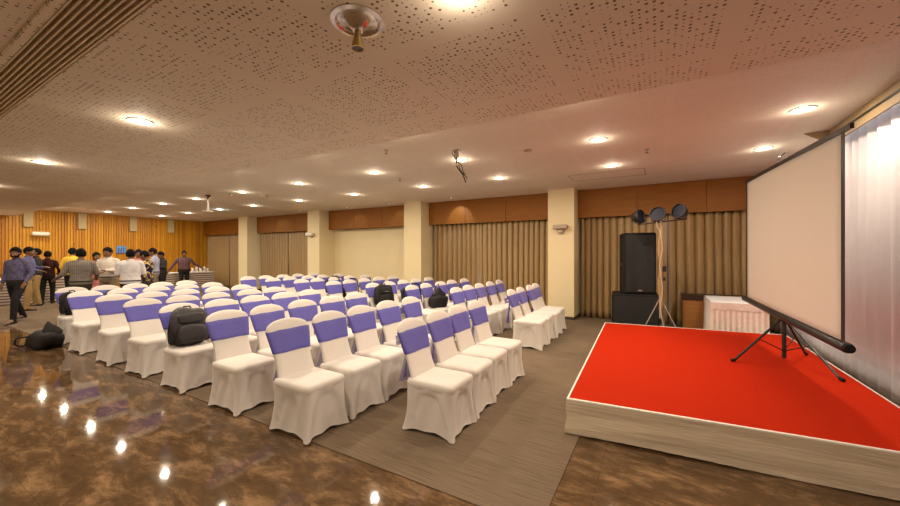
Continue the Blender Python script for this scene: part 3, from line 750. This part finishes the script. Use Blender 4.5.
# ------------------------------------------------------------------ bags
def soft(c, r, e=.55, nu=28, nv=18, rot=None, seed=0, crumple=.01, taper=0):
    """rounded soft box"""
    mb = MB(); rg = []; rn = random.Random(seed); ph = [rn.uniform(0, 6) for _ in range(5)]
    sg = lambda a, p: math.copysign(abs(a)**p, a)
    for i in range(nv+1):
        a = -PI/2+PI*(i+.03)/(nv+.06); ring = []
        for j in range(nu):
            b = 2*PI*j/nu
            p = Vector((r[0]*sg(math.cos(a), e)*sg(math.cos(b), e), r[1]*sg(math.cos(a), e)*sg(math.sin(b), e), r[2]*sg(math.sin(a), e)))
            k = 1-taper*max(0, p.z/r[2]); p.x *= k; p.y *= k
            w = crumple*(math.sin(p.x*23+ph[0]+p.z*17)+math.sin(p.y*27+ph[1]-p.z*13))
            p *= 1+w/max(r)
            if rot: p = rot @ p
            ring.append(p+Vector(c))
        rg.append(ring)
    return mb.rings(rg)
def backpack(name, label, loc, rz, w=.32, h=.44, d=.17, tilt=-14, m='bag_grey', seed=0, handle=True):
    t = thing(name, label, 'backpack', loc, rz, 'bags among the chairs')
    # local: leans back along -x, front panel faces +x
    rot = Matrix.Rotation(R(tilt), 4, 'Y')
    W = lambda mb: mb.xf(rot)
    W(soft((0, 0, h/2), (d/2, w/2, h/2), .42, seed=seed, taper=.18, crumple=.014)).obj('body', M[m], t, True)
    W(soft((d/2, 0, h*.30), (.035, w*.38, h*.24), .5, seed=seed+1)).obj('front_pocket', M[m], t, True)
    W(MB().tube([(d/2+.012, -w*.30, h*.62), (d/2+.022, 0, h*.66), (d/2+.012, w*.30, h*.62)], .006, 6)).obj('zip', M['bag_trim'], t, True)
    W(MB().tube([(-.02, -.04, h*.97), (-.03, -.03, h*1.06), (-.03, .03, h*1.06), (-.02, .04, h*.97)], .009, 8)).obj('handle', M['bag'], t, True)
    W(soft((d/2-.005, 0, h*.70), (.03, w*.34, h*.13), .45, seed=seed+2)).obj('front_pocket', M[m], t, True)
    for s in (-1, 1):
        W(soft((-.01, s*w*.47, h*.3), (d*.3, .025, h*.2), .5, seed=seed+5)).obj('side_pocket', M['bag'], t, True)
        W(MB().tube([(-.03, s*.06, h*.95), (-.02, s*w*.42, h*.85), (.0, s*(w*.5+.015), h*.45), (-.02, s*w*.48, h*.12)], .011, 8)).obj('shoulder_strap', M['bag'], t, True)
    return t
def seat_at(b, r, k, dx=0, dy=0): 
    s = seats[(b, r, k)]; return (s[0]+dx, s[1]+dy, .006+.45)
backpack('backpack', 'plump charcoal backpack propped on an aisle chair of the near block', seat_at(0, 3, 0, -.03, -.01), R(-8), .36, .42, .19, -12, 'bag_grey', 2)
backpack('backpack', 'black backpack slumped on the last row chair beside the marble floor', seat_at(0, 7, 0, -.03, 0), R(12), .34, .40, .18, -14, 'bag', 4)
backpack('backpack', 'grey backpack on a last row chair in front of the white shirted men', seat_at(0, 7, 1, -.02, .05), R(-10), .30, .36, .16, -14, 'bag_grey', 6)
backpack('backpack', 'rounded black backpack with top loop on the far block chair by the centre aisle', seat_at(1, 3, 0, 0, 0), R(-30), .38, .44, .20, -10, 'bag', 8)
t = thing('shoulder_bag', 'black pointed soft bag resting on a third row chair of the far block', 'bag', seat_at(1, 2, 1, .0, -.03), R(-25), 'bags among the chairs')
soft((0, 0, .12), (.12, .21, .12), .7, seed=12, crumple=.02).obj('body', M['bag'], t, True)
soft((0, .03, .25), (.06, .11, .13), .9, seed=13, crumple=.02, taper=.55).obj('flap', M['bag'], t, True)
MB().tube([(.02, .02, .33), (-.05, .03, .44), (-.10, .0, .40), (-.06, -.12, .2)], .009, 8).obj('strap', M['bag'], t, True)
t = thing('duffel_bag', 'black duffel bag with long looped strap lying on the marble floor', 'bag', (-8.50, 1.80, .0), R(8), 'bags among the chairs')
soft((0, 0, .13), (.27, .15, .13), .6, seed=21, crumple=.028).obj('body', M['bag'], t, True)
soft((.03, .02, .27), (.16, .09, .14), .8, seed=23, crumple=.035, taper=.75).obj('top_flap', M['bag'], t, True)
MB().tube([(-.10, -.15, .20), (-.30, -.22, .17), (-.44, -.20, .06), (-.46, -.16, .02), (-.36, -.10, .02), (-.26, -.06, .06)], .012, 8).obj('strap', M['bag'], t, True)
MB().tube([(-.12, .12, .22), (-.25, .05, .20), (-.38, -.05, .10), (-.34, -.12, .03)], .010, 8).obj('handle', M['bag'], t, True)
# straps of bags hung on chair backs
for (b, r, k), lab, s in (((1, 4, 1), 'black bag strap slung over a chair back in the far block, fifth row', 1), ((1, 2, 0), 'black bag strap over the aisle chair back in the far block, third row', 1), ((1, 5, 2), 'black strap ends peeking over a chair back in the sixth row, far block', -1)):
    x, y, rz = seats[(b, r, k)]
    t = thing('hanging_bag', lab, 'bag', (x-.33, y+.05*s, .91), rz, 'bags among the chairs')
    MB().tube([(.10, .16, -.36), (.075, .165, -.2), (.045, .16, -.02), (.02, .12, .012), (-.02, .0, .018), (-.05, -.03, -.10)], [.012, .012, .014, .016, .016, .012], 8).obj('strap', M['bag'], t, True)
    soft((-.13, -.01, -.24), (.07, .14, .18), .6, seed=31+k).obj('body', M['bag'], t, True)

# ------------------------------------------------------------------ people
def remesh(name, mb, m, parent, vox, smooth_it=4):
    o = mb.obj(name+'_tmp', m)
    rm = o.modifiers.new('r', 'REMESH'); rm.mode = 'VOXEL'; rm.voxel_size = vox; rm.use_smooth_shade = True
    sm = o.modifiers.new('s', 'SMOOTH'); sm.factor = .5; sm.iterations = smooth_it
    dg = bpy.context.evaluated_depsgraph_get(); dg.update()
    me = bpy.data.meshes.new_from_object(o.evaluated_get(dg))
    me.name = name; me.polygons.foreach_set('use_smooth', [True]*len(me.polygons))
    if not me.materials: me.materials.append(m)
    bpy.data.objects.remove(o)
    n = bpy.data.objects.new(name, me); C.objects.link(n); n.parent = parent
    return n
def person(label, u, dep, offset, shirt, trousers, Hh=1.68, arms=None, stance=(0, 0), head=(0, 0), short=False, beard=False, build=1.0, long_top=False, longhair=False, xy=None, belt=True, collar=True):
    """local frame: faces +Y, own right hand at +X"""
    F, th = 362, R(29.9)
    lat = dep*(u-450)/F
    x, y = (-math.sin(th)*dep+math.cos(th)*lat, math.cos(th)*dep+math.sin(th)*lat) if xy is None else xy
    rz = math.atan2(-y, -x)-PI/2+R(offset)
    P = thing('person', label, 'person', (x, y, .006), rz, 'people gathered by the pine wall')
    s = Hh/1.70*.975; W = build
    S = lambda p: Vector((p[0]*s, p[1]*s, p[2]*s))
    # joints
    hipz = .90; fr, fl = stance       # fore/aft feet
    legs = {}
    for sd, f in ((1, fr), (-1, fl)):
        hip = S((sd*.09, 0, hipz)); ank = S((sd*.11, f-.03, .085+(.04 if f < -.15 else 0)))
        kn = (hip+ank)/2+S((sd*.008, .035+abs(f)*.12, .02)); legs[sd] = (hip, kn, ank)
    A_ = {1: ((.235, -.02, 1.13), (.24, .10, .90)), -1: ((-.235, -.02, 1.13), (-.24, .10, .90))}
    if arms: A_.update(arms)
    sh = {sd: S((sd*.170*W, -.004, 1.372)) for sd in (1, -1)}
    body = MB()
    # trunk
    def ring(z, rx, ry, cy=0, n=24):
        return [S((rx*math.cos(2*PI*j/n), cy+ry*math.sin(2*PI*j/n), z)) for j in range(n)]
    prof = [(.84, .10, .08, 0), (.88, .155, .105, -.005), (.95, .165, .115, -.005), (1.05, .148, .105, .0), (1.15, .152, .108, .003), (1.26, .165, .115, .0), (1.34, .162, .106, -.005), (1.39, .128, .088, -.008), (1.43, .080, .066, -.01), (1.45, .055, .055, -.008)]
    body.rings([ring(z, rx*W, ry*W, cy) for z, rx, ry, cy in prof])
    body.limb([S((0, -.01, 1.40)), S((0, .005, 1.47)), S((0, .02, 1.54))], [.062*s, .054*s, .055*s])
    # head
    hr = Matrix.Rotation(R(head[0]), 4, 'Z') @ Matrix.Rotation(R(-head[1]), 4, 'X')
    hc = S((0, .025, 1.482)); HT = Matrix.Translation(hc) @ hr @ Matrix.Scale(s*1.12, 4)
    hm = MB().ell((0, .0, .115), (.074, .092, .098), 20, 14).ell((0, .030, .055), (.055, .062, .062), 16, 10).ell((0, .072, .015), (.026, .020, .020), 10, 8)
    hm.ell((0, .088, .072), (.013, .020, .026), 10, 8).ell((0, .098, .062), (.017, .014, .011), 10, 8)
    hm.ell((0, .083, .036), (.024, .013, .0075), 10, 6).ell((0, .080, .108), (.052, .016, .010), 12, 6)
    for sd in (1, -1): hm.ell((sd*.076, -.008, .085), (.009, .018, .031), 10, 8).ell((sd*.04, .062, .062), (.022, .02, .02), 10, 8)
    hm.xf(HT); body.add(hm.v, hm.f)
    # arms and hands
    for sd in (1, -1):
        e, w_ = S(A_[sd][0]), S(A_[sd][1])
        body.limb([sh[sd], sh[sd].lerp(e, .4), e], [.044*s, .043*s, .035*s]).limb([e, e.lerp(w_, .35), w_], [.038*s, .037*s, .025*s])
        t = (w_-e).normalized(); up = Vector((0, 0, 1)) if abs(t.z) < .7 else Vector((0, 1, 0))
        side = t.cross(up).normalized(); nrm = side.cross(t).normalized()
        pc = w_+t*.05*s
        q3 = Matrix((side, t, nrm)).transposed()
        body.ell(pc, (.040*s, .056*s, .017*s), 12, 8, q3)
        for k in range(4):
            o_ = (k-1.5)*.020*s; L = (.060, .072, .068, .052)[k]*s
            b0 = w_+t*.09*s+side*o_; b1 = b0+t*L*.55-nrm*.008*s; b2 = b1+t*L*.35-nrm*.022*s
            body.limb([b0-t*.02*s, b1, b2], [.0092*s, .0088*s, .0075*s], 8)
        ts = side*(-sd if abs(t.z) < .7 else sd)
        body.limb([w_+t*.03*s+ts*.026*s, w_+t*.06*s+ts*.052*s, w_+t*.092*s+ts*.058*s], [.012*s, .0105*s, .009*s], 8)
    for sd in (1, -1):
        hip, kn, ank = legs[sd]
        body.limb([hip, hip.lerp(kn, .5), kn, kn.lerp(ank, .3), ank], [.082*s, .070*s, .052*s, .053*s, .034*s])
        body.limb([ank, ank+S((sd*.01, .09, -.045)), ank+S((sd*.015, .15, -.055))], [.034*s, .032*s, .022*s])
    remesh('body', body, M['skin'], P, .0085, 2)
    # shirt
    g = .016; sb = MB(); low = .50 if long_top else .86
    pr = [(low, .172 if not long_top else .21, .118 if not long_top else .15, 0)]+[(z, rx+g, ry+g, cy) for z, rx, ry, cy in prof if z > .88]
    pr[-1] = (1.452, .066, .066, -.008); pr[-2] = (1.437, .088, .076, -.01)
    sb.rings([ring(z, rx*W, ry*W, cy) for z, rx, ry, cy in pr])
    for sd in (1, -1):
        e, w_ = S(A_[sd][0]), S(A_[sd][1])
        sb.limb([S((sd*.06*W, -.006, 1.415)), sh[sd].lerp(S((sd*.06*W, -.006, 1.415)), .35), sh[sd], sh[sd].lerp(e, .4), e], [.050*s, .060*s, .067*s, .063*s, .053*s])
        if not short: sb.limb([e, e.lerp(w_, .4), e.lerp(w_, .93)], [.052*s, .047*s, .036*s])
    so_ = remesh('shirt', sb, shirt, P, .013, 4)
    if collar:
        MB().rings([[S((r_*math.cos(a), .002+ry_*math.sin(a), z-.022*max(0, math.sin(a)))) for a in [2*PI*j/20 for j in range(20)]] for r_, ry_, z in ((.066, .066, 1.445), (.070, .070, 1.465), (.064, .066, 1.49), (.060, .061, 1.487))], cap=False).obj('collar', shirt, so_, True)
    if not long_top or trousers:
        tb = MB().rings([ring(z, rx*W, ry*W, 0) for z, rx, ry in ((.80, .15, .10), (.86, .175, .122), (.92, .178, .126), (.965, .172, .122))])
        for sd in (1, -1):
            hip, kn, ank = legs[sd]
            a2 = ank+Vector((0, -.005, -.03*s))
            tb.limb([hip, hip.lerp(kn, .5), kn, kn.lerp(ank, .5), a2], [.096*s, .086*s, .068*s, .060*s, .052*s])
        remesh('trousers', tb, trousers, P, .013, 4)
    if belt and not long_top:
        MB().rings([ring(z, .186*W, .134*W, 0, 28) for z in (.945, .975)], cap=False).obj('belt', M['shoe'], P, True)
    for sd in (1, -1):
        ank = legs[sd][2]; z0 = ank.z-.085*s
        shm = MB(); rg = []
        for yy, wd, hh in ((-.075, .02, .04), (-.07, .030, .07), (-.03, .036, .085), (.03, .038, .07), (.09, .044, .05), (.15, .042, .04), (.185, .028, .03), (.20, .01, .02)):
            rg.append([Vector((ank.x+sd*.006+wd*s*math.cos(a), ank.y+yy*s, z0+max(.0, hh*s*(.5+.5*math.sin(a))))) for a in [2*PI*j/14 for j in range(14)]])
        shm.rings(rg).obj('shoe', M['shoe'], P, True)
    # hair: shell over the crown and back of the head
    hh = MB(); rg = []; nu, nv = 24, 14
    for i in range(nv+1):
        a = (PI*.60)*i/nv+.02; ring_ = []
        for j in range(nu):
            b = 2*PI*j/nu
            front = max(0, math.sin(b))
            aa = a*(1-.30*front)*(1.18 if math.sin(b) < -.1 else 1.0)
            nz = 1+.03*math.sin(b*7+a*5)
            ring_.append(Vector((.082*nz*math.sin(aa)*math.cos(b), -.006+.098*nz*math.sin(aa)*math.sin(b), .118+.106*nz*math.cos(aa))))
        rg.append(ring_)
    hh.rings(rg)
    if longhair: hh.ell((0, -.085, .02), (.045, .035, .09), 12, 8)
    hh.xf(HT).obj('hair', M['hair'], P, True)
    if beard:
        bd = MB()
        bd.rings([[Vector((w2*math.cos(a), .022+d2*max(-.2, math.sin(a)), z)) for a in [2*PI*j/20 for j in range(20)]] for w2, d2, z in ((.02, .05, .004), (.052, .066, .015), (.063, .075, .04), (.064, .070, .058), (.066, .060, .075))]).xf(HT).obj('beard', M['hair'], P, True)
    else:
        MB().ell((0, .090, .048), (.026, .010, .0055), 10, 6).xf(HT).obj('moustache', M['hair'], P, True)
    for sd in (1, -1):
        ey = MB().ell((sd*.030, .078, .094), (.0125, .009, .0065), 10, 8).xf(HT).obj('eye', M['eye'], P, True)
        MB().ell((sd*.030, .0865, .094), (.0058, .003, .0058), 8, 6).xf(HT).obj('iris', M['iris'], ey, True)
        MB().ell((sd*.031, .092, .112), (.020, .006, .004), 8, 6).xf(HT).obj('eyebrow', M['hair'], P, True)
    return P
c = lambda *a: tuple(a)+(1,)
black_tr = shirt_mat('black trousers', c(.012, .011, .012), c(.022, .02, .02))
khaki = shirt_mat('khaki trousers', c(.30, .19, .075), c(.42, .28, .12))
grey_tr = shirt_mat('dark grey trousers', c(.035, .03, .025), c(.06, .05, .04))
tan_tr = shirt_mat('grey beige trousers', c(.20, .155, .10), c(.27, .21, .14))
HANG = {1: ((.25, -.03, 1.13), (.25, .09, .90)), -1: ((-.25, -.03, 1.13), (-.25, .09, .90))}
FOLD = {1: ((.25, .04, 1.12), (.05, .24, 1.10)), -1: ((-.25, .04, 1.12), (-.05, .25, 1.14))}
TALK = {1: ((.26, .02, 1.14), (.16, .26, 1.08)), -1: ((-.26, .02, 1.14), (-.14, .26, 1.16))}
ONE = {1: ((.25, -.03, 1.13), (.25, .09, .90)), -1: ((-.25, .03, 1.14), (-.10, .25, 1.22))}
person('bearded man in blue patterned shirt and black trousers walking at far left', 17, 7.95, -38, shirt_mat('blue patterned shirt', c(.075, .068, .135), c(.15, .14, .23), 'floral', 40), black_tr, 1.66, {1: ((.25, -.06, 1.13), (.24, .04, .90)), -1: ((-.255, -.03, 1.13), (-.25, .13, .92))}, (-.27, .27), (12, 5), beard=True, build=1.0)
person('man in slate blue shirt and khaki trousers behind the bearded man', 28, 9.6, 70, shirt_mat('slate blue shirt', c(.09, .09, .20), c(.16, .15, .30)), khaki, 1.70, TALK, (.04, -.05), build=1.02)
person('man in dark jacket facing the man in slate blue shirt', 36, 10.5, -85, shirt_mat('dark green jacket', c(.02, .022, .02), c(.05, .045, .04)), khaki, 1.68, ONE, (.03, -.03), (0, -12))
person('slim man in dark maroon shirt and black trousers seen from behind', 47.5, 10.9, 165, shirt_mat('maroon shirt', c(.055, .010, .008), c(.02, .008, .008), 'check', 22), black_tr, 1.60, {1: ((.27, -.02, 1.14), (.22, .14, 1.02)), -1: ((-.25, -.03, 1.13), (-.2, .12, .98))}, (.03, -.04))
person('person in bright yellow shirt half hidden behind the grey shirted man', 72, 11.0, 150, shirt_mat('yellow shirt', c(.72, .40, .012), c(.85, .62, .10), 'check', 26), black_tr, 1.70, HANG)
person('broad man in grey checked shirt seen from behind, arms held apart', 81, 7.9, 178, shirt_mat('grey checked shirt', c(.12, .10, .085), c(.24, .21, .18), 'check', 34), grey_tr, 1.63, {1: ((.27, .00, 1.13), (.26, .22, 1.04)), -1: ((-.29, .0, 1.13), (-.40, .18, 1.04))}, (.02, -.03), build=1.12)
person('short person in pink tunic between the grey and white shirts', 96, 9.9, 20, shirt_mat('pink tunic', c(.50, .14, .13), c(.62, .24, .22)), black_tr, 1.56, TALK, long_top=True, longhair=True, build=.92)
person('man in white long sleeved shirt and khaki trousers facing us, hands clasped', 108.5, 9.0, -28, shirt_mat('white shirt', c(.62, .56, .48), c(.74, .68, .60)), tan_tr, 1.68, FOLD, (.02, -.02), (-8, 4), build=1.05)
person('man in white shirt and black trousers seen from behind', 130.5, 8.2, 172, shirt_mat('white cotton shirt', c(.60, .58, .60), c(.74, .72, .72)), black_tr, 1.62, {1: ((.25, .02, 1.13), (.16, .24, 1.02)), -1: ((-.25, .02, 1.13), (-.16, .24, 1.05))}, (.02, -.02), short=True, build=1.16)
person('person in salmon pink shirt behind the man in white seen from behind', 138.5, 10.0, 5, shirt_mat('salmon shirt', c(.55, .22, .20), c(.66, .30, .27)), grey_tr, 1.64, TALK)
person('man in navy and yellow floral shirt turned to the left', 147, 9.0, -120, shirt_mat('floral shirt', c(.012, .014, .06), c(.60, .42, .12), 'floral', 11), grey_tr, 1.60, {1: ((.24, .06, 1.14), (.12, .28, 1.10)), -1: ((-.24, .06, 1.14), (-.10, .28, 1.12))}, (.02, -.02), (0, 18), short=True, build=.98)
person('man in pale blue shirt standing behind the floral shirt', 154.5, 11.3, -100, shirt_mat('pale blue shirt', c(.30, .31, .40), c(.40, .41, .50)), tan_tr, 1.70, TALK, head=(0, 10))
person('person in dark clothes leaning by the pine wall, right of the pale blue shirt', 162.5, 12.4, -70, shirt_mat('dark clothes', c(.02, .018, .02), c(.045, .04, .04)), black_tr, 1.60, TALK, head=(0, 15))
person('man in maroon checked shirt with arms spread against the striped table', 184.5, 14.1, 8, shirt_mat('maroon checked shirt', c(.075, .022, .025), c(.17, .10, .12), 'check', 20), black_tr, 1.64, {1: ((.36, -.04, 1.12), (.50, -.06, .90)), -1: ((-.36, -.05, 1.16), (-.62, -.10, 1.0))}, (.03, -.02), build=1.2, xy=(-16.05, 7.08))

# ------------------------------------------------------------------ world, camera, view
wd = bpy.data.worlds.new('sky'); bpy.context.scene.world = wd; wd.use_nodes = True
wd.node_tree.nodes['Background'].inputs[0].default_value = (.55, .68, 1, 1); wd.node_tree.nodes['Background'].inputs[1].default_value = 1.6
cam = bpy.data.cameras.new('camera'); co = bpy.data.objects.new('camera', cam); C.objects.link(co)
co.location = (0, 0, 1.5); co.rotation_euler = (R(90), 0, R(29.9))
cam.sensor_width = 36; cam.lens = 362/900*36; cam.shift_y = 1/900; cam.clip_start = .05; cam.clip_end = 100
bpy.context.scene.camera = co
vs = bpy.context.scene.view_settings
vs.view_transform = 'Standard'; vs.look = 'None'; vs.gamma = 1; vs.use_curve_mapping = False
vs.exposure = -0.55
